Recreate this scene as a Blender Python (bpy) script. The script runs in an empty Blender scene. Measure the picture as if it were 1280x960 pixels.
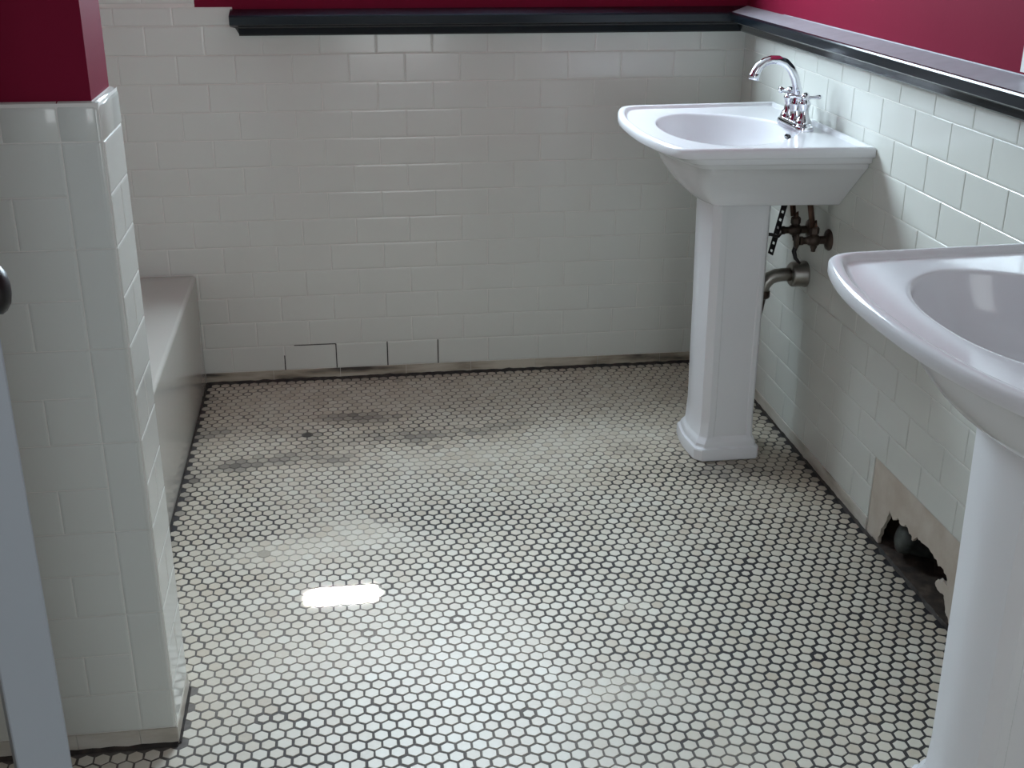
import bpy, bmesh, math, random
from mathutils import Vector, Matrix, noise
random.seed(7)
C = bpy.context.scene.collection
SC = bpy.context.scene

# ------------------------------------------------------------------ camera
F_PX = 1478.36
YAW, PITCH, ROLL = 0.1419, 0.3874, 0.0054
CAM = Vector((-1.1648, -3.4208, 1.3615))
fw = Vector((math.sin(YAW)*math.cos(PITCH), math.cos(YAW)*math.cos(PITCH), -math.sin(PITCH)))
rt = Vector((math.cos(YAW), -math.sin(YAW), 0)); up = rt.cross(fw)
r2 = rt*math.cos(ROLL) + up*math.sin(ROLL); u2 = -rt*math.sin(ROLL) + up*math.cos(ROLL)
cd = bpy.data.cameras.new('camera'); cam = bpy.data.objects.new('camera', cd); C.objects.link(cam)
cd.sensor_width = 36; cd.lens = F_PX/1280*36; cd.clip_start = .05
M = Matrix((r2, u2, -fw)).transposed().to_4x4(); M.translation = CAM
cam.matrix_world = M
SC.camera = cam
# ------------------------------------------------------------------ exposure, world, lights
SC.view_settings.view_transform = 'Standard'; SC.view_settings.look = 'None'
SC.view_settings.gamma = 1; SC.view_settings.use_curve_mapping = False
SC.view_settings.exposure = 0.12
w = bpy.data.worlds.new('world'); SC.world = w; w.use_nodes = True
w.node_tree.nodes['Background'].inputs[0].default_value = (.75, .87, 1, 1)
w.node_tree.nodes['Background'].inputs[1].default_value = .6

def area(name, loc, target, sx, sy, power, col, spread=math.pi):
    l = bpy.data.lights.new(name, 'AREA'); l.shape = 'RECTANGLE'; l.size = sx; l.size_y = sy
    l.energy = power; l.color = col; l.spread = spread
    o = bpy.data.objects.new(name, l); C.objects.link(o); o.location = loc
    o.rotation_euler = (Vector(target)-Vector(loc)).to_track_quat('-Z', 'Y').to_euler()
    return o
WX0, WX1, WZ0, WZ1 = -1.34, -.42, 1.26, 1.98          # the window high in the back wall, just above the frame
area('window_daylight', ((WX0+WX1)/2, .13, (WZ0+WZ1)/2), ((WX0+WX1)/2, -3, (WZ0+WZ1)/2), WX1-WX0-.04, WZ1-WZ0-.04, 58, (.72, .88, 1))
area('doorway_daylight', (-.8, -4.5, 1.25), (-.8, 0, 1.0), .62, 1.7, 9.8, (.94, .99, 1))
sd = Vector((.20, 1.245, 1.38)).normalized()
area('sunbeam', Vector((-1.213, -1.243, 0)) + sd*2.3, (-1.213, -1.243, 0), .125, .019, 1.5, (1, .98, .93), math.radians(1.2)).rotation_euler.rotate_axis('Z', math.radians(7))
sl = bpy.data.lights.new('hazy_sun', 'SUN'); sl.energy = 1.0; sl.angle = math.radians(17); sl.color = (.96, .98, 1)
so = bpy.data.objects.new('hazy_sun', sl); C.objects.link(so); so.location = Vector((-.95, 0, 1.6)) + sd*4
so.rotation_euler = sd.to_track_quat('Z', 'Y').to_euler()

# ------------------------------------------------------------------ materials
def mat(name, col, rough=.5, metal=0, coat=0, nscale=0, namt=0, bump=0, bscale=200, spec=.5):
    m = bpy.data.materials.new(name); m.use_nodes = True
    nt = m.node_tree; b = nt.nodes['Principled BSDF']
    b.inputs['Base Color'].default_value = (*col, 1); b.inputs['Roughness'].default_value = rough
    b.inputs['Metallic'].default_value = metal; b.inputs['Coat Weight'].default_value = coat
    b.inputs['Specular IOR Level'].default_value = spec
    tc = nt.nodes.new('ShaderNodeTexCoord')
    if namt:
        n = nt.nodes.new('ShaderNodeTexNoise'); n.inputs['Scale'].default_value = nscale; n.inputs['Detail'].default_value = 4
        nt.links.new(tc.outputs['Object'], n.inputs['Vector'])
        mx = nt.nodes.new('ShaderNodeMix'); mx.data_type = 'RGBA'
        mx.inputs[6].default_value = (*[c*(1-namt) for c in col], 1); mx.inputs[7].default_value = (*[min(1, c*(1+namt)) for c in col], 1)
        nt.links.new(n.outputs['Fac'], mx.inputs[0]); nt.links.new(mx.outputs[2], b.inputs['Base Color'])
    if bump:
        n = nt.nodes.new('ShaderNodeTexNoise'); n.inputs['Scale'].default_value = bscale
        nt.links.new(tc.outputs['Object'], n.inputs['Vector'])
        bp = nt.nodes.new('ShaderNodeBump'); bp.inputs['Strength'].default_value = bump; bp.inputs['Distance'].default_value = .002
        nt.links.new(n.outputs['Fac'], bp.inputs['Height']); nt.links.new(bp.outputs[0], b.inputs['Normal'])
    return m
def ramp_noise(m, stops, scale, detail=5, vec_scale=(1, 1, 1), rough=None):
    nt = m.node_tree; b = nt.nodes['Principled BSDF']
    tc = nt.nodes.new('ShaderNodeTexCoord'); mp = nt.nodes.new('ShaderNodeMapping'); mp.inputs['Scale'].default_value = vec_scale
    n = nt.nodes.new('ShaderNodeTexNoise'); n.inputs['Scale'].default_value = scale; n.inputs['Detail'].default_value = detail
    r = nt.nodes.new('ShaderNodeValToRGB')
    nt.links.new(tc.outputs['Object'], mp.inputs[0]); nt.links.new(mp.outputs[0], n.inputs['Vector'])
    nt.links.new(n.outputs['Fac'], r.inputs[0]); nt.links.new(r.outputs[0], b.inputs['Base Color'])
    e = r.color_ramp.elements
    e[0].position, e[0].color = stops[0][0], (*stops[0][1], 1); e[1].position, e[1].color = stops[-1][0], (*stops[-1][1], 1)
    for p, c in stops[1:-1]:
        x = e.new(p); x.color = (*c, 1)
    return m
TILE = mat('glazed_tile', (.68, .69, .64), .13, nscale=3, namt=.05, bump=.05, bscale=14)
GROUT = mat('wall_grout', (.76, .74, .69), .7, nscale=9, namt=.2)
GROUTD = mat('dirty_grout', (.055, .045, .04), .8, nscale=60, namt=.5)
PAINT = mat('crimson_paint', (.195, .011, .034), .6, spec=.03, nscale=5, namt=.08, bump=.08, bscale=90)
WHITE = mat('white_paint', (.78, .78, .76), .4, nscale=8, namt=.03)
CEIL = mat('ceiling_paint', (.7, .69, .66), .8, nscale=6, namt=.03)
RAIL = mat('black_gloss_paint', (.008, .012, .017), .2, nscale=9, namt=.2, bump=.02, bscale=60, spec=.3)
LEDGE_GREY = mat('pale_ledge_grey', (.34, .34, .37), .45, nscale=25, namt=.2)  # pale grey for the right rail's top face and the bead behind it
PORC = mat('porcelain', (.83, .83, .85), .12, nscale=6, namt=.015, spec=.38)
TUBM = mat('tub_enamel', (.52, .50, .45), .1, nscale=4, namt=.03)
CHROME = mat('chrome', (.70, .70, .74), .11, 1, nscale=30, namt=.04)
STEEL = mat('dull_steel', (.36, .34, .31), .3, 1, nscale=25, namt=.25)
BRONZE = mat('tarnished_brass', (.075, .055, .045), .38, .8, nscale=40, namt=.5)
COPPER = mat('old_copper', (.13, .075, .055), .42, .8, nscale=40, namt=.4)
BLACK = mat('black_metal', (.014, .012, .013), .4, .3, nscale=30, namt=.3)
DOORM = mat('grey_blue_paint', (.40, .45, .50), .45, nscale=5, namt=.04)
PLASTER = ramp_noise(mat('bare_plaster', (.5, .43, .35), .85, bump=.3, bscale=70), [(.3, (.50, .42, .34)), (.7, (.62, .56, .48))], 14)
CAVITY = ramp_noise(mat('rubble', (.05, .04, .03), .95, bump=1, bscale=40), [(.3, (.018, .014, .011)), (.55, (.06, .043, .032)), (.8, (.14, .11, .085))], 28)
IRON = ramp_noise(mat('old_iron', (.06, .065, .06), .6, .2, bump=.4, bscale=60), [(.3, (.02, .022, .02)), (.7, (.10, .11, .10))], 30)
BASEM = ramp_noise(mat('dirty_base_tile', (.3, .25, .2), .45, bump=.3, bscale=60), [(.33, (.07, .06, .05)), (.46, (.36, .31, .24)), (.6, (.56, .51, .42))], 4, 6, (1, 1, 6))
BASEL = ramp_noise(mat('stained_base_tile', (.4, .35, .3), .4, bump=.2, bscale=60), [(.3, (.30, .26, .21)), (.48, (.52, .48, .41)), (.65, (.64, .61, .55))], 6, 6, (1, 1, 4))
GUNK = ramp_noise(mat('black_joint_dirt', (.02, .017, .015), .7, bump=.6, bscale=80), [(.35, (.012, .010, .009)), (.75, (.06, .045, .035))], 40)

def attr_mat(name, attr, stops, rough, bump=0):
    m = mat(name, (.5, .5, .5), rough); nt = m.node_tree; b = nt.nodes['Principled BSDF']
    a = nt.nodes.new('ShaderNodeAttribute'); a.attribute_name = attr
    r = nt.nodes.new('ShaderNodeValToRGB'); e = r.color_ramp.elements
    e[0].position, e[0].color = stops[0][0], (*stops[0][1], 1); e[1].position, e[1].color = stops[-1][0], (*stops[-1][1], 1)
    for p, c in stops[1:-1]:
        x = e.new(p); x.color = (*c, 1)
    n = nt.nodes.new('ShaderNodeTexNoise'); n.inputs['Scale'].default_value = 120
    tc = nt.nodes.new('ShaderNodeTexCoord'); nt.links.new(tc.outputs['Object'], n.inputs['Vector'])
    ad = nt.nodes.new('ShaderNodeMath'); ad.operation = 'MULTIPLY_ADD'; ad.inputs[1].default_value = .16; 
    sb = nt.nodes.new('ShaderNodeMath'); sb.operation = 'SUBTRACT'; sb.inputs[1].default_value = .08
    nt.links.new(n.outputs['Fac'], ad.inputs[0]); nt.links.new(a.outputs['Fac'], ad.inputs[2])
    nt.links.new(ad.outputs[0], sb.inputs[0]); nt.links.new(sb.outputs[0], r.inputs[0])
    nt.links.new(r.outputs[0], b.inputs['Base Color'])
    return m
HEX = attr_mat('hex_tile', 'dirt_shade', [(0, (.67, .645, .56)), (.35, (.55, .485, .385)), (.7, (.25, .22, .18)), (1, (.06, .05, .042))], .42)
HEXG = attr_mat('hex_grout', 'dirt_shade', [(0, (.46, .42, .36)), (.3, (.22, .195, .17)), (.6, (.05, .043, .04)), (1, (.014, .012, .014))], .7)

# ------------------------------------------------------------------ mesh builder
class MB:
    def __init__(s): s.v = []; s.f = []; s.m = []; s.sm = []; s.a = []
    def add(s, vs, fs, mi=0, smooth=False, att=None):
        o = len(s.v); s.v += [tuple(v) for v in vs]; s.f += [tuple(i+o for i in f) for f in fs]
        s.m += [mi]*len(fs); s.sm += [smooth]*len(fs); s.a += (att if isinstance(att, list) else [att or 0.]*len(vs))
    def quad(s, a, b, c, d, mi=0): s.add([a, b, c, d], [(0, 1, 2, 3)], mi)
    def box(s, lo, hi, mi=0):
        x0, y0, z0 = lo; x1, y1, z1 = hi
        s.add([(x0,y0,z0),(x1,y0,z0),(x1,y1,z0),(x0,y1,z0),(x0,y0,z1),(x1,y0,z1),(x1,y1,z1),(x0,y1,z1)],
              [(0,3,2,1),(4,5,6,7),(0,1,5,4),(1,2,6,5),(2,3,7,6),(3,0,4,7)], mi)
    def rings(s, R, mi=0, smooth=True, cap0=False, cap1=False, closed=True):
        n = len(R[0]); vs = [p for r in R for p in r]; fs = []
        for i in range(len(R)-1):
            for j in range(n if closed else n-1):
                k = (j+1) % n; fs.append((i*n+j, i*n+k, (i+1)*n+k, (i+1)*n+j))
        if cap0: fs.append(tuple(range(n-1, -1, -1)))
        if cap1: fs.append(tuple((len(R)-1)*n+j for j in range(n)))
        s.add(vs, fs, mi, smooth)
    def tube(s, pts, rad, n=14, mi=0, cap=True):
        pts = [Vector(p) for p in pts]; rad = rad if isinstance(rad, (list, tuple)) else [rad]*len(pts)
        R = []; prev = None
        for i, p in enumerate(pts):
            t = (pts[min(i+1, len(pts)-1)] - pts[max(i-1, 0)])
            if t.length < 1e-7: t = pts[i]-pts[i-2] if i >= 2 else Vector((0,0,1))
            t.normalize()
            if prev is None: a = t.orthogonal().normalized()
            else: a = (prev - t*prev.dot(t)).normalized()
            prev = a; b = t.cross(a)
            R.append([p + (a*math.cos(k*2*math.pi/n) + b*math.sin(k*2*math.pi/n))*rad[i] for k in range(n)])
        s.rings(R, mi, True, cap, cap)
    def lathe(s, base, axis, prof, n=24, mi=0, smooth=True):
        ax = Vector(axis).normalized(); a = ax.orthogonal().normalized(); b = ax.cross(a); base = Vector(base)
        R = [[base + ax*h + (a*math.cos(k*2*math.pi/n)+b*math.sin(k*2*math.pi/n))*max(r, 1e-5) for k in range(n)] for r, h in prof]
        s.rings(R, mi, smooth, True, True)
    def build(s, name, mats, parent=None, recalc=True, attr=None, autosmooth=None):
        me = bpy.data.meshes.new(name); me.from_pydata(s.v, [], s.f)
        mats = mats if isinstance(mats, (list, tuple)) else [mats]
        for m in mats: me.materials.append(m)
        me.polygons.foreach_set('material_index', s.m); me.polygons.foreach_set('use_smooth', s.sm)
        if attr:
            at = me.attributes.new(attr, 'FLOAT', 'POINT'); at.data.foreach_set('value', s.a)
        me.update()
        if recalc:
            bm = bmesh.new(); bm.from_mesh(me); bmesh.ops.recalc_face_normals(bm, faces=bm.faces)
            if autosmooth:
                for e in bm.edges:
                    if len(e.link_faces) == 2 and e.calc_face_angle(0) > autosmooth: e.smooth = False
            bm.to_mesh(me); bm.free()
        o = bpy.data.objects.new(name, me); C.objects.link(o)
        if parent: o.parent = parent
        return o
def structure(o): o['kind'] = 'structure'; return o
def tag(o, label, cat, group=None):
    o['label'] = label; o['category'] = cat
    if group: o['group'] = group
    return o
def empty(name, loc):
    o = bpy.data.objects.new(name, None); C.objects.link(o); o.location = loc; o.empty_display_size = .1
    return o

# ------------------------------------------------------------------ tile walls
ROW, TW, JT = .0777, .1555, .0008
def tile(mb, a0, a1, h0, h1, mp, mi=1, tilt=.0016, bev=.0022, th=.0013):
    """one pillowed tile; mp(a, h, d) -> point, d = depth behind the face"""
    a0 += JT; a1 -= JT; h0 += JT; h1 -= JT
    if a1-a0 < .004 or h1-h0 < .004: return
    ta = random.uniform(-tilt, tilt); th_ = random.uniform(-tilt, tilt); ca, ch = (a0+a1)/2, (h0+h1)/2
    R = []
    for ins, d in ((0, th+.0012), (0, th*.75), (bev*.35, th*.34), (bev, .00022), (bev+.0018, 0)):
        b = ins
        R.append([mp(x, y, d + (x-ca)*ta + (y-ch)*th_) for x, y in ((a0+b, h0+b), (a1-b, h0+b), (a1-b, h1-b), (a0+b, h1-b))])
    vs = [p for r in R for p in r]; fs = []
    for i in range(4):
        for j in range(4):
            k = (j+1) % 4; fs.append((i*4+j, i*4+k, i*4+4+k, i*4+4+j))
    fs.append((16, 17, 18, 19)); mb.add(vs, fs, mi)
def field(mb, mp, amin, amax, rows, joint_even, joint_odd, base, skip=None, top=None, w=TW):
    for n in rows:
        h0 = base+n*ROW; h1 = h0+ROW
        if top: h1 = min(h1, top)
        j = joint_even if n % 2 == 0 else joint_odd
        k = math.floor((amin-j)/w)
        while j+k*w < amax:
            a0, a1 = max(amin, j+k*w), min(amax, j+(k+1)*w); k += 1
            for (p0, p1) in (skip(n, a0, a1) if skip else [(a0, a1)]):
                tile(mb, p0, p1, h0, h1, mp)
BB, BR = .0345, .038
XL, YF, ZC = -2.45, -4.6, 2.6        # far left wall, front wall, ceiling
XT = -1.612                          # tub apron
PX, PY0, PY1 = -1.50, -1.684, -1.527 # wing wall: end face, front face, rear face

# floor -----------------------------------------------------------------
BLOBS_T = [(-1.301,-.41,.028,.022,.75),(-1.213,-.30,.09,.035,.42),(-1.12,-.33,.10,.04,.38),(-1.553,-.36,.05,.035,.3),(-1.473,-.585,.06,.035,.5),
           (-1.36,-.56,.07,.035,.45),(-1.225,-.58,.06,.03,.5),(-1.29,-.50,.05,.05,.28),(-1.38,-.37,.05,.03,.28),(-1.06,-.43,.09,.05,.34),(-.852,-.45,.10,.04,.34),(-.734,-.41,.07,.04,.3),(-.98,-.47,.06,.05,.32),(-1.17,-.46,.12,.05,.22),
           (-1.384,-1.048,.010,.008,.38),(-1.587,-.652,.02,.02,.55),(-.2,-.78,.14,.08,.28),(-.18,-.60,.12,.2,.25),(-.45,-.62,.08,.05,.18),(-.5,-.75,.18,.06,.16)]
BLOBS_G = [(-.47,-1.5,.30,.22,.42),(-.20,-1.5,.22,.5,.42),(-.30,-1.25,.3,.2,.25),(-.62,-1.05,.30,.12,.38),(-.95,-.93,.22,.10,.42),(-.36,-.80,.16,.12,.42),(-.8,-1.2,.28,.1,.3),(-1.45,-.95,.08,.3,.25),
           (-1.17,-.98,.09,.07,-.8),(-1.36,-1.05,.12,.06,-.6),(-.92,-.60,.18,.07,-.3),(-.55,-.55,.22,.09,-.28),(-.66,-.95,.07,.03,-.2),(-1.15,-1.35,.25,.12,-.10),(-1.2,-.15,.35,.12,-.12),
           (-1.05,-.42,.3,.12,.15),(-1.25,-1.75,.2,.12,.2),(-.70,-1.64,.13,.06,-.45),(-.92,-1.50,.2,.1,-.2),(-.62,-1.36,.05,.04,-.3),(-.45,-1.10,.12,.05,-.3),(-1.3,-1.5,.16,.12,-.15)]
def blob(L, x, y): return sum(a*math.exp(-((x-cx)/sx)**2-((y-cy)/sy)**2) for cx, cy, sx, sy, a in L if abs(x-cx) < 3*sx and abs(y-cy) < 3*sy)
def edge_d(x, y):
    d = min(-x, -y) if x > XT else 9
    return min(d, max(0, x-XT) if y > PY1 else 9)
def dirt_shade_t(x, y):
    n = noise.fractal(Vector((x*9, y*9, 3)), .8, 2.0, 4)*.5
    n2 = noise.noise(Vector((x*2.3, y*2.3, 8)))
    d = .15 + .05*math.exp(-((y+.95)/.3)**2) + .07*max(0, min(1, (y+1.2)/.7)) + .13*n + .07*n2 + blob(BLOBS_T, x, y)*(.8+.8*abs(n))  # y terms paint shade into mid floor, shade and brown tint into back
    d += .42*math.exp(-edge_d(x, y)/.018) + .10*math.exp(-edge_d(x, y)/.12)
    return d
def dirt_g(x, y):
    n = noise.fractal(Vector((x*6, y*6, 17)), .8, 2.0, 4)*.5
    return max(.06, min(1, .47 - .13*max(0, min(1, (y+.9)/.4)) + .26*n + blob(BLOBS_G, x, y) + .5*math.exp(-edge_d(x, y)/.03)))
mb = MB()
nx, ny = 124, 232
gv = []; ga = []
for j in range(ny+1):
    for i in range(nx+1):
        x = XL + (0-XL)*i/nx; y = YF + (0-YF)*j/ny; gv.append((x, y, -.0011)); ga.append(dirt_g(x, y))
mb.add(gv, [(j*(nx+1)+i, j*(nx+1)+i+1, (j+1)*(nx+1)+i+1, (j+1)*(nx+1)+i) for j in range(ny) for i in range(nx)], 0, False, ga)
HP, HR = .0280, .02447
def hexes():
    jr0 = math.floor((YF+1.587)/HR); jr1 = math.ceil(1.587/HR)
    for jr in range(jr0, jr1+1):
        cy = -1.587 + jr*HR
        for i in range(-60, 40):
            cx = -.995 + i*HP + (HP/2 if jr % 2 else 0)
            if cx < XL+.012 or cx > -.012 or cy > -.014 or cy < YF+.02: continue
            if cy > PY0-.012 and cx < PX+.012 and cy < PY1+.0: continue
            if cy > PY1-.02 and cx < XT+.011: continue
            yield cx, cy
for cx, cy in hexes():
    far = cy < -2.6
    dx, dy = random.gauss(0, .0005), random.gauss(0, .0005); sc = random.gauss(1, .018)
    if random.random() < .012: sc *= random.uniform(.75, .9)
    rot = random.gauss(0, .035)
    g = dirt_g(cx, cy); R0 = (.01475 - .0019*max(0, min(1, g)))*sc
    at = max(.0, dirt_shade_t(cx, cy) + random.gauss(0, .05) + (.12 if random.random() < .04 else 0))
    vs = []
    tx, ty = random.gauss(0, .006), random.gauss(0, .006)
    for rr, zz in ((R0, -.0012), (R0*.985, -.0004), (R0*.93, 0)):
        for k in range(6):
            an = math.pi/6 + k*math.pi/3 + rot; px, py = rr*math.cos(an), rr*math.sin(an)
            vs.append((cx+dx+px, cy+dy+py, zz + px*tx + py*ty))
    fs = [(r*6+k, r*6+(k+1) % 6, r*6+6+(k+1) % 6, r*6+6+k) for r in range(2) for k in range(6)] + [tuple(range(12, 18))]
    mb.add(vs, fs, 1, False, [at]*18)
structure(mb.build('floor', [HEXG, HEX], recalc=False, attr='dirt_shade'))

# back wall ---------------------------------------------------------------
mb = MB()
mpb = lambda a, h, d: (a, d, h)
TOPB = 1.093; XS = -1.546
yb = .0014
XR = -1.447; TOPC = 1.084
mb.quad((XL, yb, 0), (0, yb, 0), (0, yb, TOPC), (XL, yb, TOPC), 0); mb.quad((XL, yb, TOPC), (XR, yb, TOPC), (XR, yb, TOPB), (XL, yb, TOPB), 0)
mb.quad((XL, yb, TOPB), (XS, yb, TOPB), (XS, yb, ZC), (XL, yb, ZC), 0)
for (x0, x1, z0, z1) in ((XS, WX0, TOPB, ZC), (WX1, .02, TOPB, ZC), (XR, .02, TOPC-.002, TOPB), (WX0, WX1, TOPB, WZ0), (WX0, WX1, WZ1, ZC)):
    mb.quad((x0, .001, z0), (x1, .001, z0), (x1, .001, z1), (x0, .001, z1), 2)
for (p, q) in (((WX0, WZ0), (WX1, WZ0)), ((WX1, WZ0), (WX1, WZ1)), ((WX1, WZ1), (WX0, WZ1)), ((WX0, WZ1), (WX0, WZ0))):
    mb.quad((p[0], .001, p[1]), (q[0], .001, q[1]), (q[0], .14, q[1]), (p[0], .14, p[1]), 3)
mb.box((XL, .14, 0), (0, .20, WZ0)); mb.box((XL, .14, WZ1), (0, .2, ZC)); mb.box((XL, .14, WZ0), (WX0, .2, WZ1)); mb.box((WX1, .14, WZ0), (0, .2, WZ1))
JE = -1.374; JO = JE + TW/2
field(mb, mpb, XL, .004, range(0, 13), JE, JO, BB)
field(mb, mpb, XL, XR, [13], JE, JO, BB, top=TOPB); field(mb, mpb, XR, .004, [13], JE, JO, BB, top=TOPC)
field(mb, mpb, XL, XS, range(14, 33), JE, JO, BB-.02)
for k, s in ((0, .6), (1, 1), (2, 1), (3, 1)):      # blackened joints in the lowest course
    x = JE + k*TW; mb.box((x-.0016, -.0003, BB), (x+.0016, .001, BB+ROW*s), 4)
mb.box((JE+.03, -.0003, BB+ROW-.0013), (JE+TW, .001, BB+ROW+.0013), 4)
structure(mb.build('wall_back', [GROUT, TILE, PAINT, WHITE, GROUTD]))

# right wall, with the bare patch and the broken hole -----------------------
mb = MB()
mpr = lambda a, h, d: (d, a, h)
TOPR = 1.088; PA0, PA1, PZ = -1.78, -1.128, BR+2*ROW+.002
xb = .0014
mb.quad((xb, 0, 0), (xb, PA1, 0), (xb, PA1, TOPR), (xb, 0, TOPR), 0)
mb.quad((xb, PA1, PZ), (xb, PA0, PZ), (xb, PA0, TOPR), (xb, PA1, TOPR), 0)
mb.quad((xb, PA0, 0), (xb, YF, 0), (xb, YF, TOPR), (xb, PA0, TOPR), 0)
mb.quad((xb, PA1, 0), (.014, PA1, 0), (.014, PA1, PZ), (xb, PA1, PZ), 0)
mb.quad((xb, PA1, PZ), (.014, PA1, PZ), (.014, PA0, PZ), (xb, PA0, PZ), 4)
mb.quad((xb, PA0, 0), (.014, PA0, 0), (.014, PA0, PZ), (xb, PA0, PZ), 0)
mb.quad((.001, .02, TOPR), (.001, YF, TOPR), (.001, YF, ZC), (.001, .02, ZC), 2)
mb.box((.2, YF, 0), (.26, .2, ZC), 0)
def skr(n, a0, a1):
    if n < 2:
        out = []
        if a1 > PA1: out.append((max(a0, PA1), a1))
        if a0 < PA0: out.append((a0, min(a1, PA0)))
        return out
    return [(a0, a1)]
JRO = -.947; JRE = -1.0245
field(mb, mpr, YF, JT, range(0, 13), JRE, JRO, BR, skip=skr)
field(mb, mpr, YF, JT, [13], JRE, JRO, BR, top=TOPR)
wall_right = structure(mb.build('wall_right', [GROUT, TILE, PAINT, WHITE, GROUTD]))
# plaster sheet with an irregular hole
HOLE = [(-1.189, 0.0011), (-1.196, 0.045), (-1.216, 0.0765), (-1.222, 0.1062), (-1.246, 0.0936), (-1.263, 0.1098), (-1.284, 0.1017), (-1.306, 0.1134), (-1.329, 0.1044), (-1.34, 0.0945), (-1.356, 0.1143), (-1.376, 0.1116), (-1.409, 0.117), (-1.436, 0.1089), (-1.462, 0.1062), (-1.49, 0.1008), (-1.502, 0.0828), (-1.48, 0.0783), (-1.462, 0.0747), (-1.454, 0.0594), (-1.466, 0.0522), (-1.491, 0.0558), (-1.5, 0.045), (-1.508, 0.0252), (-1.524, 0.0162), (-1.536, 0.0011)]
hole = []
for i, p in enumerate(HOLE):
    q = HOLE[(i+1) % len(HOLE)]; hole.append(p)
    if i < len(HOLE)-1:
        for t in (.35, .7): hole.append((p[0]+(q[0]-p[0])*t+random.gauss(0, .0022), max(.0012, p[1]+(q[1]-p[1])*t+random.gauss(0, .0022))))
bm = bmesh.new(); XP = .0025
def loop_edges(pts):
    vs = [bm.verts.new((XP, a, h)) for a, h in pts]
    return [bm.edges.new((vs[i], vs[(i+1) % len(vs)])) for i in range(len(vs))], vs
e1, _ = loop_edges([(PA1, 0), (PA1, PZ), (PA0, PZ), (PA0, 0)])
e2, hv = loop_edges(hole)
bmesh.ops.triangle_fill(bm, edges=e1+e2, use_beauty=True)
ret = bmesh.ops.extrude_edge_only(bm, edges=e2)     # ragged thickness of the plaster
for v in [g for g in ret['geom'] if isinstance(g, bmesh.types.BMVert)]: v.co.x += .008; v.co.y += random.gauss(0, .002); v.co.z += random.gauss(0, .002)
bmesh.ops.recalc_face_normals(bm, faces=bm.faces)
me = bpy.data.meshes.new('plaster_patch'); bm.to_mesh(me); bm.free(); me.materials.append(PLASTER)
pp = bpy.data.objects.new('plaster_patch', me); C.objects.link(pp); pp.parent = wall_right; pp['label'] = 'bare beige plaster where the tiles are missing'
mb = MB()                                         # rubble-lined cavity behind
cavity = []
nu, nv = 30, 14
def cav(i, j):
    a = -1.16 - .44*i/nu; t = j/nv
    h = .17*math.sin(t*math.pi/2)*1.0; d = .028 + .10*math.cos(t*math.pi/2)
    h = .17*t; d = .035 + .09*math.sin(math.pi*min(1, t*1.1+.15))*math.sin(math.pi*(i+.5)/(nu+1))
    d += .018*noise.noise(Vector((a*30, h*30, 2)))
    return (d, a, h)
mb.add([cav(i, j) for j in range(nv+1) for i in range(nu+1)], [(j*(nu+1)+i, j*(nu+1)+i+1, (j+1)*(nu+1)+i+1, (j+1)*(nu+1)+i) for j in range(nv) for i in range(nu)], 0, True)
for (p, q) in (((-1.15, 0), (-1.15, .18)), ((-1.61, 0), (-1.61, .18)), ((-1.15, .18), (-1.61, .18)), ((-1.15, .0005), (-1.61, .0005))):
    mb.quad((.006, p[0], p[1]), (.17, p[0], p[1]), (.17, q[0], q[1]), (.006, q[0], q[1]))
mb.quad((.17, -1.15, 0), (.17, -1.61, 0), (.17, -1.61, .18), (.17, -1.15, .18))
bot = []
for i in range(nu+1):
    for k in range(6):
        a = -1.16-.44*i/nu; bot.append((.0+.14*k/5, a, .004+.022*max(0, noise.noise(Vector((a*22, k*.9, 5))))*(1 if k else 0)))
mb.add(bot, [(i*6+k, i*6+k+1, i*6+7+k, i*6+6+k) for i in range(nu) for k in range(5)], 0, True)
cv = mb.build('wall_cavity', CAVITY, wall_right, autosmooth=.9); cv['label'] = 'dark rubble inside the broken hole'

# base courses ---------------------------------------------------------------
mb = MB()
for k in range(8):
    a0, a1 = XT+k*.2015, min(0, XT+(k+1)*.2015); mb.box((a0+.0006, -.0016, 0), (a1-.0006, .003, BB-.0012), 0)
structure(mb.build('baseboard_back', BASEM))
mb = MB()
a = 0
while a > PA1:
    a1 = max(PA1, a-TW); mb.box((-.0012, a1+.0006, 0), (.003, a-.0006, BR-.001), 0); a = a1
a = PA0
while a > YF: mb.box((-.0012, a-TW+.0006, 0), (.003, a-.0006, BR-.001), 0); a -= TW
structure(mb.build('baseboard_right', BASEL))
# black dirt packed in the floor joints
def joint(name, p, q, nrm, w0, amp, hgt=.003):
    mb = MB(); p = Vector(p); q = Vector(q); nrm = Vector(nrm); L = (q-p).length; n = int(L/.012); R = []
    for i in range(n+1):
        c = p.lerp(q, i/n); k = max(.0015, w0 + amp*noise.fractal(Vector((c.x*14, c.y*14, w0*900)), .7, 2, 3))
        z = hgt*(1+.6*noise.noise(Vector((c.x*40, c.y*40, 1))))
        R.append([c + Vector((0, 0, z*1.6)), c + nrm*k*.5 + Vector((0, 0, z)), c + nrm*k + Vector((0, 0, .0002))])
    mb.rings(R, 0, True, closed=False)
    return structure(mb.build(name, GUNK))
joint('trim_1', (XT, -.002, 0), (0, -.002, 0), (0, -1, 0), .006, .006, .004)
joint('trim_2', (-.001, -.002, 0), (-.001, YF, 0), (-1, 0, 0), .0045, .008, .004)
joint('trim_3', (XT+.001, -.002, 0), (XT+.001, PY1, 0), (1, 0, 0), .004, .004)
joint('trim_4', (XL, PY0-.001, 0), (PX, PY0-.001, 0), (0, -1, 0), .007, .004)
joint('trim_5', (PX+.001, PY0, 0), (PX+.001, PY1, 0), (1, 0, 0), .004, .003)

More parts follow.
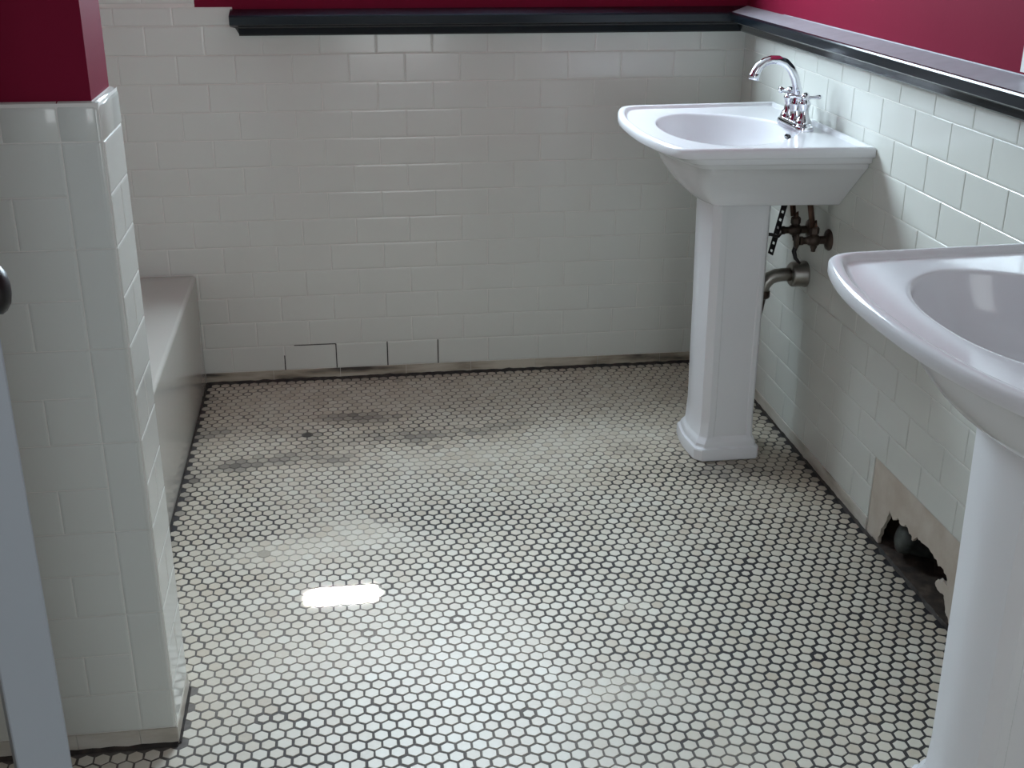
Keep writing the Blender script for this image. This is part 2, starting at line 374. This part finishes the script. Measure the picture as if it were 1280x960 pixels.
# wing wall beside the tub ----------------------------------------------------
mb = MB(); ZT = 1.100; RC = .012
mb.box((XL, PY0+RC, 0), (PX-RC, PY1-.004, ZC), 2)
g = .0014
mb.quad((XL, PY0+g, 0), (PX-g, PY0+g, 0), (PX-g, PY0+g, ZT-.0015), (XL, PY0+g, ZT-.0015), 0)
mb.quad((PX-g, PY0+g, 0), (PX-g, PY1-g, 0), (PX-g, PY1-g, ZT-.0015), (PX-g, PY0+g, ZT-.0015), 0)
mb.quad((XL, PY1-g, 0), (PX-g, PY1-g, 0), (PX-g, PY1-g, ZT-.0015), (XL, PY1-g, ZT-.0015), 0)
mpf = lambda a, h, d: (a, PY0+d, h)
mpe = lambda a, h, d: (PX-d, a, h)
mpk = lambda a, h, d: (a, PY1-d, h)
RB = .007                                            # rounded outer corner
JB = PX - .0585                                      # bullnose column
hs = [0, BB] + [BB+n*ROW for n in (1, 3, 5, 7, 9, 11, 13)]
for h0, h1 in zip(hs[1:], hs[2:]): tile(mb, JB, PX-RB+.001, h0, h1, mpf)
for n in range(13):
    h0 = BB+n*ROW; h1 = h0+ROW
    off = TW/2 if n % 2 == 1 else TW
    a1 = JB; a0 = JB-off
    while a1 > XL+.01: tile(mb, max(XL, a0), a1, h0, h1, mpf); a1 = a0; a0 -= TW
    if n % 2 == 1:
        tile(mb, PY0+RB-.001, (PY0+PY1)/2+.01, h0, h1, mpe); tile(mb, (PY0+PY1)/2+.01, PY1, h0, h1, mpe)
    else: tile(mb, PY0+RB-.001, PY1, h0, h1, mpe)
    tile(mb, XL, PX, h0, h1, mpk)
def caprow(a0, a1, mp):                              # rounded cap course: face, then roll back to the painted wall
    a0 += JT; a1 -= JT; R = []
    for d, h in ((.003, BB+13*ROW+JT), (.0006, BB+13*ROW+JT+.0006), (0, BB+13*ROW+.003)) + tuple((RC*(1-math.cos(t)), ZT-RC+RC*math.sin(t)) for t in [k*math.pi/16 for k in range(9)]):
        R.append([mp(a0, h, d+.001), mp(a0+.0015, h, d), mp(a1-.0015, h, d), mp(a1, h, d+.001)])
    mb.rings(R, 1, True, closed=False)
a1 = JB; caprow(JB, PX-RB+.001, mpf)
while a1 > XL: caprow(max(XL, a1-.0777), a1, mpf); a1 -= .0777
caprow(PY0+RB-.001, PY1, mpe)
R = []
for h0, h1 in zip(hs, hs[1:]):                       # rounded vertical edge, split at the bullnose joints
    rr = []
    for h in (h0+JT, h1-JT):
        rr.append([(PX-RB+RB*math.sin(t), PY0+RB-RB*math.cos(t), h) for t in [k*math.pi/12 for k in range(7)]])
    mb.rings(rr, 1, True, closed=False)
rr = []
for z, k2 in ((BB+13*ROW+JT, 0), (ZT-RC, 0)) + tuple((ZT-RC+RC*math.sin(t), RC*(1-math.cos(t))) for t in [k*math.pi/12 for k in range(1, 7)]):
    rr.append([(PX-RB-k2+max(.0005, RB-k2*.4)*math.sin(t), PY0+RB+k2-max(.0005, RB-k2*.4)*math.cos(t), z) for t in [k*math.pi/12 for k in range(7)]])
mb.rings(rr, 1, True, closed=False)
structure(mb.build('wall_wing', [GROUT, TILE, PAINT], recalc=False))
mb = MB()
a1 = PX-.0625; mb.box((a1+.0006, PY0-.001, 0), (PX-.001, PY0+.004, BB-.001))
while a1 > XL: mb.box((max(XL, a1-.105)+.0006, PY0-.001, 0), (a1-.0006, PY0+.004, BB-.001)); a1 -= .105
mb.box((PX-.004, PY0, 0), (PX+.0008, PY1, BB-.001))
structure(mb.build('baseboard_wing', BASEL))

# other walls, ceiling ------------------------------------------------------
mb = MB(); mb.box((XL-.1, YF, 0), (XL, .2, 1.1), 0); mb.box((XL-.1, YF, 1.1), (XL, .2, ZC), 1); structure(mb.build('wall_left', [TILE, PAINT]))
mb = MB()
for xa, xb_ in ((XL, -1.25), (-.35, .2)): mb.box((xa, YF-.1, 0), (xb_, YF, 1.1), 0); mb.box((xa, YF-.1, 1.1), (xb_, YF, ZC), 1)
mb.box((-1.25, YF-.1, 2.1), (-.35, YF, ZC), 1); structure(mb.build('wall_front', [TILE, PAINT]))
mb = MB(); mb.box((XL-.1, YF-.1, ZC), (.26, .2, ZC+.1), 0); structure(mb.build('ceiling', CEIL))
# window frame in the back wall
mb = MB()
fr = .035
for lo, hi in (((WX0, .05, WZ0), (WX0+fr, .09, WZ1)), ((WX1-fr, .05, WZ0), (WX1, .09, WZ1)), ((WX0+fr, .05, WZ0), (WX1-fr, .09, WZ0+fr)), ((WX0+fr, .05, WZ1-fr), (WX1-fr, .09, WZ1))): mb.box(lo, hi)
structure(mb.build('window_1', WHITE))

# chair rail ------------------------------------------------------------------
PROF = [(0, 1.0185), (.020, 1.0195), (.026, 1.024), (.030, 1.031), (.036, 1.040), (.046, 1.0455), (.046, 1.0456), (.058, 1.049), (.066, 1.0505), (.070, 1.053), (.0715, 1.072), (.070, 1.0755), (.066, 1.0772), (.002, 1.088), (0, 1.088)]
mb = MB(); XE = -1.432
R = [[(XE - (.020 if z > 1.0455 else 0), -d, z) for d, z in PROF], [(-d, -d, z) for d, z in PROF]]
mb.rings(R, 0, False, True, True); structure(mb.build('trim_6', RAIL))
mb = MB(); R = [[(-d, -d, z) for d, z in PROF], [(-d, YF, z) for d, z in PROF]]
mb.rings(R, 0, False, True, True)
for i_, f_ in enumerate(mb.f):
    if len(f_) == 4 and min(mb.v[k][2] for k in f_) > 1.0765: mb.m[i_] = 1
structure(mb.build('trim_7', [RAIL, LEDGE_GREY]))
mb = MB(); mb.tube([(-.0005, -.30, 1.0885), (-.0005, YF, 1.0885)], .0016, 8); structure(mb.build('trim_8', LEDGE_GREY))  # pale bead stands in for the highlight along the ledge joint

# door standing open at the left edge ------------------------------------------
dd = Vector((-.336, .942, 0)).normalized(); dn = Vector((.942, .336, 0)).normalized()
P1 = Vector((-1.508, -2.441, 0)); DT, DL, DH = .049, .70, 2.05
mb = MB(); R = []
def dp(s, o, z): return P1 + dd*s + dn*o + Vector((0, 0, z))
b = .0015
sec = [(b, 0), (0, b), (0, DT-b), (b, DT), (DL, DT), (DL, 0)]
mb.rings([[dp(s, o, z) for s, o in sec] for z in (.012, DH)], 0, False, True, True)
door = structure(mb.build('door_1', DOORM))
mb = MB(); mb.lathe(dp(.035, DT+.004, 1.049), dn, [(.010, -.006), (.022, -.004), (.0225, .003), (.020, .007), (.014, .011), (.006, .0128), (0, .013)], 24)
mb.build('latch', BLACK, door)

# ------------------------------------------------------------------ bathtub
def rrect(x0, x1, y0, y1, r, z, n=8):
    P = []
    for cx, cy, a in ((x1-r, y1-r, 0), (x0+r, y1-r, 90), (x0+r, y0+r, 180), (x1-r, y0+r, 270)):
        for k in range(n+1):
            t = math.radians(a + 90*k/n); P.append((cx+r*math.cos(t), cy+r*math.sin(t), z))
    return P
mb = MB(); tx0, tx1, ty0, ty1 = XL+.004, XT, PY1+.003, -.003; TZ = .345
R = [rrect(tx0, tx1, ty0, ty1, .003, .002), rrect(tx0, tx1, ty0, ty1, .003, TZ-.012)]
for t in (20, 45, 70, 90):
    k = .010*(1-math.cos(math.radians(t))); R.append(rrect(tx0+k, tx1-k, ty0+k, ty1-k, .004, TZ-.010+.010*math.sin(math.radians(t))))
ix0, ix1, iy0, iy1 = tx0+.07, tx1-.165, ty0+.11, ty1-.12
for ins, z in ((-.03, TZ), (-.008, TZ-.002), (.0, TZ-.006), (.008, TZ-.016), (.014, TZ-.035), (.05, TZ-.20), (.08, TZ-.26), (.13, TZ-.285)):
    R.append(rrect(ix0+ins, ix1-ins, iy0+ins, iy1-ins, .13-min(.04, max(0, ins)*.3), z))
mb.rings(R, 0, True, False, True)
tag(mb.build('bathtub', TUBM, autosmooth=.7), 'white glossy built-in bathtub with a flat deck behind the tiled wing wall', 'bathtub')

# ------------------------------------------------------------------ pedestal sinks
def outline(w, d, bow, r, o=0., ub=.001, taper=.023, z=0.):
    """closed loop, local frame: x = -u (out of the wall), y = v, symmetric"""
    w -= o; d -= o; ub = max(ub, o*.8)
    c = (d, w-taper)                                      # front corner
    half = []
    for i in range(6): half.append((ub, w*i/6))
    s0 = (ub, w); dirv = Vector((c[0]-s0[0], c[1]-s0[1])); L = dirv.length; dirv /= L
    s1 = Vector(c) - dirv*r
    for i in range(14): half.append(tuple(Vector(s0).lerp(s1, i/14)))
    wf = c[1]
    def arc(v): return d + bow*(1-(abs(v)/wf)**2.5)
    v1 = wf - r*.95; f1 = Vector((arc(v1), v1))
    for i in range(13):
        t = i/12; p = s1*(1-t)**2 + Vector(c)*2*t*(1-t)*1.0 + f1*t*t; half.append(tuple(p))
    for i in range(1, 17): v = v1*(1-i/16); half.append((arc(v), v))
    full = half + [(u, -v) for u, v in reversed(half[1:-1])]
    return [(-u, v, z) for u, v in full]
def sink_basin(parent):
    mb = MB(); W, D, BOW, RAD = .329, .433, .049, .036
    bc = (-.237, 0); au, av, ex = .165, .232, 2.2
    rimO = outline(W, D, BOW, RAD)
    def bowl(s, z, shift=0):
        P = []
        for x, y, _ in outline(W, D, BOW, RAD, .03):
            a = math.atan2(y-bc[1], x-bc[0]); ca, sa = math.cos(a), math.sin(a)
            rr = (abs(ca/au)**ex + abs(sa/av)**ex)**(-1/ex)
            u = -(bc[0]+rr*ca); egg = 1-.26*max(0, (.285-u)/.17)
            P.append((bc[0]+shift+rr*ca*s, bc[1]+rr*sa*s*egg, z))
        return P
    R = [bowl(.06, .7150, .03), bowl(.12, .7155, .03), bowl(.35, .719, .028), bowl(.58, .730, .022), bowl(.76, .750, .014), bowl(.87, .778, .008), bowl(.94, .808, .004), bowl(.975, .832), bowl(.985, .842), bowl(.992, .8475), bowl(.998, .8505), bowl(1.008, .8522), bowl(1.022, .8528), bowl(1.05, .853)]
    for o, z in ((.028, .8535), (.0225, .8535), (.0205, .8542), (.0185, .8565), (.0165, .8605), (.0145, .8625), (.012, .8633), (.008, .8633), (.004, .862), (.0012, .859), (0, .855), (0, .8425), (.001, .8405), (.003, .8395), (.008, .839)):
        R.append(outline(W, D, BOW, RAD, o, z=z))
    for w, d, bw, z, tp, rd in ((.3175, .418, .048, .8385, .023, .034), (.3145, .412, .047, .837, .023, .033), (.313, .398, .045, .826, .023, .033), (.310, .392, .044, .823, .023, .032), (.303, .383, .043, .8215, .025, .03), (.299, .378, .042, .819, .027, .029), (.297, .373, .041, .811, .032, .028), (.292, .368, .040, .806, .040, .026), (.283, .362, .039, .799, .050, .024), (.262, .352, .038, .781, .062, .022), (.238, .343, .036, .760, .064, .020), (.212, .332, .032, .738, .058, .018), (.188, .317, .029, .717, .043, .016), (.170, .305, .024, .701, .028, .014), (.164, .300, .021, .6955, .023, .013), (.159, .296, .020, .6935, .022, .013), (.14, .28, .02, .6925, .02, .012), (.02, .16, .005, .6925, .003, .002)):
        R.append(outline(w, d, bw, rd, 0, z=z, taper=tp))
    mb.rings(R, 0, True, False, True)
    # close the bowl bottom with the drain opening ring
    o = mb.build('basin', PORC, parent, autosmooth=.75)
    mb = MB(); mb.lathe((bc[0]+.03, 0, .7152), (0, 0, 1), [(.0, 0), (.026, 0), (.026, .0018), (.022, .0026), (.017, .0012), (.013, -.0005), (0, -.0008)], 24)
    d = mb.build('drain', CHROME, parent)
    mb = MB(); p = Vector((-.0835, 0, .829)); n = Vector((-1, 0, .28)).normalized()
    s = Vector((0, 1, 0)); t = n.cross(s)
    ring = lambda k, h: [p + n*h + s*.013*k*math.cos(a*math.pi/10) + t*.0055*k*math.sin(a*math.pi/10) for a in range(20)]
    mb.rings([ring(1.12, -.004), ring(1.12, .0012), ring(.95, .0014), ring(.8, -.002)], 0, True, False, True)
    mb.build('overflow_hole', BLACK, parent)
def pedestal(parent):
    def sec(z, w, u0, u1, bow, ch):
        # octagonal front with a raised corner bead, flat sides, open back
        p = .0022 if .06 < z < .69 else 0
        half = [(u0, 0), (u0, w*.5), (u0, w-.006), (u0+.006, w), (u0+.016, w), (u0+.019, w-p), (u1-ch-.018, w-p), (u1-ch-.015, w), (u1-ch, w), (u1-ch*.5, w-ch*.5), (u1, w-ch), (u1+bow*.5, (w-ch)*.62), (u1+bow*.85, (w-ch)*.3), (u1+bow, 0)]
        full = half + [(u, -v) for u, v in reversed(half[1:-1])]
        return [(-u, v, z) for u, v in full]
    mb = MB(); R = []
    for z, w, u0, u1, bow, ch in ((0.0, 0.099, 0.122, 0.29, 0.008, 0.017), (0.003, 0.101, 0.12000000000000001, 0.292, 0.008, 0.017), (0.03, 0.101, 0.12000000000000001, 0.292, 0.008, 0.017), (0.0335, 0.0995, 0.12100000000000001, 0.2905, 0.008, 0.017), (0.035, 0.095, 0.125, 0.286, 0.008, 0.017), (0.037, 0.0935, 0.1265, 0.2845, 0.008, 0.017), (0.045, 0.093, 0.127, 0.284, 0.008, 0.017), (0.053, 0.089, 0.13, 0.28, 0.008, 0.017), (0.0575, 0.0855, 0.1325, 0.277, 0.008, 0.017), (0.062, 0.084, 0.134, 0.275, 0.008, 0.017), (0.12, 0.0825, 0.136, 0.272, 0.008, 0.017), (0.4, 0.084, 0.137, 0.276, 0.008, 0.017), (0.66, 0.087, 0.139, 0.281, 0.008, 0.017), (0.6935, 0.0875, 0.139, 0.282, 0.008, 0.017)):
        R.append(sec(z, w, u0, u1, bow, ch))
    mb.rings(R, 0, True, True, True)
    mb.build('pedestal', PORC, parent, autosmooth=.45)
def faucet(parent):
    # centreset base plate
    mb = MB(); Z0 = .8515; cx = -.066
    def st(w, l, z): 
        P = []
        for k in range(32):
            t = k*math.pi/16; c, s = math.cos(t), math.sin(t)
            P.append((cx + w*math.copysign(abs(c)**.55, c), l*math.copysign(abs(s)**.55, s), z))
        return P
    mb.rings([st(.027, .080, Z0), st(.027, .080, Z0+.010), st(.026, .079, Z0+.0125), st(.023, .076, Z0+.014), st(.0215, .0745, Z0+.0175), st(.019, .072, Z0+.019)], 0, True, True, True)
    f = mb.build('faucet', CHROME, parent, autosmooth=.6)
    # gooseneck
    mb = MB(); zb = Z0+.018
    mb.lathe((cx, 0, zb), (0, 0, 1), [(.019, -.002), (.019, .004), (.0165, .008), (.0145, .016), (.0135, .030), (.0150, .036), (.0150, .041), (.0125, .046), (.0115, .052), (.011, .056)], 20)
    pts = [(-.066, .905), (-.0665, .925), (-.070, .950), (-.077, .972), (-.089, .993), (-.104, 1.0075), (-.122, 1.0145), (-.140, 1.015), (-.156, 1.010), (-.169, 1.000), (-.177, .987), (-.179, .980)]
    pts = [(x, z-.002) for x, z in pts]
    mb.tube([(x, 0, z) for x, z in pts], [.0105]*9+[.0108, .0115, .012], 16)
    mb.lathe((-.179, 0, .978), Vector((-.16, 0, -1)), [(.012, -.004), (.0135, 0), (.0135, .009), (.012, .011), (.009, .011), (.0085, .006), (0, .006)], 18)
    mb.build('spout', CHROME, f, autosmooth=.8)
    for s in (-1, 1):
        mb = MB(); y = s*.0510
        mb.lathe((cx, y, zb), (0, 0, 1), [(.020, -.003), (.020, .004), (.017, .009), (.0125, .018), (.0105, .030), (.0115, .039), (.0145, .044), (.0145, .049), (.0115, .053), (.0095, .058), (.0105, .064), (.0085, .069), (.004, .072), (0, .0725)], 20)
        for a in (25, 115, 205, 295):
            an = math.radians(a*s); d = Vector((math.cos(an), math.sin(an), .12))
            c = Vector((cx, y, zb+.060))
            mb.tube([c + d*t for t in (.006, .014, .024, .031, .036, .0385)], [.0045, .0034, .0036, .0052, .0046, .0015], 10)
        mb.build('handle', CHROME, f, autosmooth=.8)
def make_sink(y, label):
    root = empty('pedestal_sink', (0, y, 0)); tag(root, label, 'sink', 'pedestal sinks along the right wall')
    sink_basin(root); pedestal(root); faucet(root)
    return root
def copy_tree(o, parent=None):
    c = o.copy(); C.objects.link(c)
    if parent: c.parent = parent
    for ch in [x for x in bpy.data.objects if x.parent == o]: copy_tree(ch, c)
    return c
SY = -.617
s1 = make_sink(SY, 'white pedestal sink with chrome gooseneck faucet, standing near the back corner')
s2 = copy_tree(s1); s2.location.y = -2.045
s2['label'] = 'white pedestal sink cut off by the right edge, nearer one beside the broken wall hole'

# ------------------------------------------------------------------ plumbing under the rear sink
t = empty('drain_trap', (0, SY, .474)); tag(t, 'dull metal drain pipe curving from wall coupling behind the rear sink pedestal', 'drain pipe')
mb = MB(); mb.lathe((.001, 0, 0), (-1, 0, 0), [(.030, 0), (.034, .001), (.0345, .006), (.033, .010), (.0325, .036), (.0305, .040), (.027, .043), (.0195, .0435)], 28)
mb.build('coupling', STEEL, t, autosmooth=.8)
mb = MB(); pts = [(-.03, 0, 0), (-.062, 0, 0), (-.080, 0, -.002), (-.094, 0, -.008), (-.104, 0, -.018), (-.109, 0, -.031), (-.110, 0, -.046)]
mb.tube(pts, [.0175]*5+[.016, .0155], 18); mb.build('pipe', STEEL, t)
mb = MB(); mb.lathe((-.110, 0, -.040), (0, 0, -1), [(.0165, 0), (.0185, .003), (.0185, .016), (.016, .020), (.009, .024), (.007, .038), (.004, .06), (.0015, .075)], 18)
mb.build('nut', BRONZE, t, autosmooth=.8)

def valve(y, z, label, flip):
    t = empty('supply_valve', (0, y, z)); tag(t, label, 'valve', 'supply valves under the rear sink')
    mb = MB(); mb.lathe((.001, 0, 0), (-1, 0, 0), [(.026, 0), (.027, .002), (.024, .006), (.014, .010), (.010, .012), (.010, .030)], 24); mb.build('flange', BRONZE, t, autosmooth=.8)
    mb = MB()
    mb.lathe((-.026, 0, 0), (-1, 0, 0), [(.009, 0), (.013, .002), (.0145, .006), (.0145, .020), (.012, .026), (.009, .030), (.009, .040), (.011, .042), (.011, .050), (.006, .052)], 18)
    mb.lathe((-.040, 0, .008), (0, 0, 1), [(.009, 0), (.010, .006), (.0125, .010), (.0125, .022), (.010, .026), (.006, .028)], 6, smooth=False)
    mb.lathe((-.038, 0, -.008), (0, 0, -1), [(.008, 0), (.009, .008), (.006, .014), (.0055, .020)], 12)
    mb.build('body', BRONZE, t, autosmooth=.8)
    mb = MB(); R = []
    for h, k in ((.078, .7), (.080, 1), (.086, 1), (.088, .7)):
        R.append([(-h, .010*k*math.cos(a*math.pi/12)*(1+.0), .019*k*math.sin(a*math.pi/12)*(1-.12*math.cos(a*math.pi/3))) for a in range(24)])
    mb.rings(R, 0, True, True, True); mb.tube([(-.074, 0, 0), (-.080, 0, 0)], .005, 10)
    mb.build('handle', CHROME if flip else BRONZE, t, autosmooth=.8)
    mb = MB(); top = .653 - z
    mb.tube([(-.040, 0, .028), (-.041, 0, .045), (-.046, .004*flip, top*.6), (-.055, .008, top+.04)], .0072, 12)
    mb.build('supply_line', COPPER, t)
    return t
valve(-.618, .592, 'tarnished supply valve with oval chrome handle, closer to the rear sink pedestal', 1)
v2 = valve(-.742, .598, 'tarnished supply valve on the wall nearer the camera, right of its twin', 0)
# thin tail hanging between the valves
mb = MB(); mb.tube([(-.040, -.650, .578), (-.046, -.652, .560), (-.050, -.650, .545), (-.046, -.655, .528), (-.036, -.664, .516)], [.006, .0065, .006, .005, .003], 10)
# a short wire tail, part of the far valve
wt = mb.build('tail', BLACK, None)
far = [o for o in bpy.data.objects if o.name == 'supply_valve'][0]
wt.parent = far; wt.matrix_parent_inverse = Matrix.Translation(-far.location)
# perforated strap
mb = MB(); A = Vector((-.100, -.694, .690)); B = Vector((-.1005, -.623, .532)); ax = (B-A).normalized()
nv_ = Vector((-.72, -.69, 0)); nv_ = (nv_ - ax*nv_.dot(ax)).normalized(); sd_ = ax.cross(nv_)
L = (B-A).length; npit = 7; wd, hw = .0075, .0032
def strap_pt(s, o, h): return A + ax*s + sd_*o + nv_*h
pit = L/npit
for i in range(npit):
    s0, s1_ = i*pit, (i+1)*pit; m0, m1 = s0+pit*.34, s1_-pit*.30
    for (a, b, c, d) in ((s0, m0, -wd, wd), (m1, s1_, -wd, wd), (m0, m1, -wd, -hw), (m0, m1, hw, wd)):
        vs = [strap_pt(s, o, h) for h in (0, .0015) for s, o in ((a, c), (b, c), (b, d), (a, d))]
        mb.add(vs, [(0,3,2,1),(4,5,6,7),(0,1,5,4),(1,2,6,5),(2,3,7,6),(3,0,4,7)])
strap = mb.build('hanger_strap', BLACK); tag(strap, 'black perforated metal strap hanging under the rear sink beside its pedestal', 'strap')
# cross rod tying the strap to the valve
mb = MB(); mb.tube([(-.150, -.640, .592), (-.118, -.662, .594), (-.100, -.662, .588), (-.085, -.640, .588)], [.004, .0045, .004, .0035], 8)
rod = mb.build('rod', BLACK); rod.parent = strap

# ------------------------------------------------------------------ capped pipe in the hole
mb = MB()
mb.lathe((.072, -1.270, .046), (-.83, .22, .22), [(.030, -.03), (.034, 0), (.0345, .030), (.038, .034), (.038, .050), (.034, .056), (.024, .061), (.010, .0635), (0, .064)], 28)
tag(mb.build('capped_pipe', IRON, autosmooth=.8), 'rounded dark iron pipe end inside the broken hole of the right wall', 'pipe')

# ------------------------------------------------------------------ white panel at the right border
t = empty("white_panel", (0, -1.716, 1.0955)); tag(t, 'white upright panel edge on the red wall just above the black ledge', 'panel')
mb = MB(); w_, h_, f_ = .235, .62, .04
for lo, hi in (((-.010, -w_, 0), (.0005, -w_+f_, h_)), ((-.010, w_-f_, 0), (.0005, w_, h_)), ((-.010, -w_+f_, 0), (.0005, w_-f_, f_)), ((-.010, -w_+f_, h_-f_), (.0005, w_-f_, h_))): mb.box(lo, hi)
mb.build('frame', WHITE, t)
mb = MB(); mb.box((-.009, -w_+f_, f_), (.0005, w_-f_, h_-f_)); mb.build('face', WHITE, t)
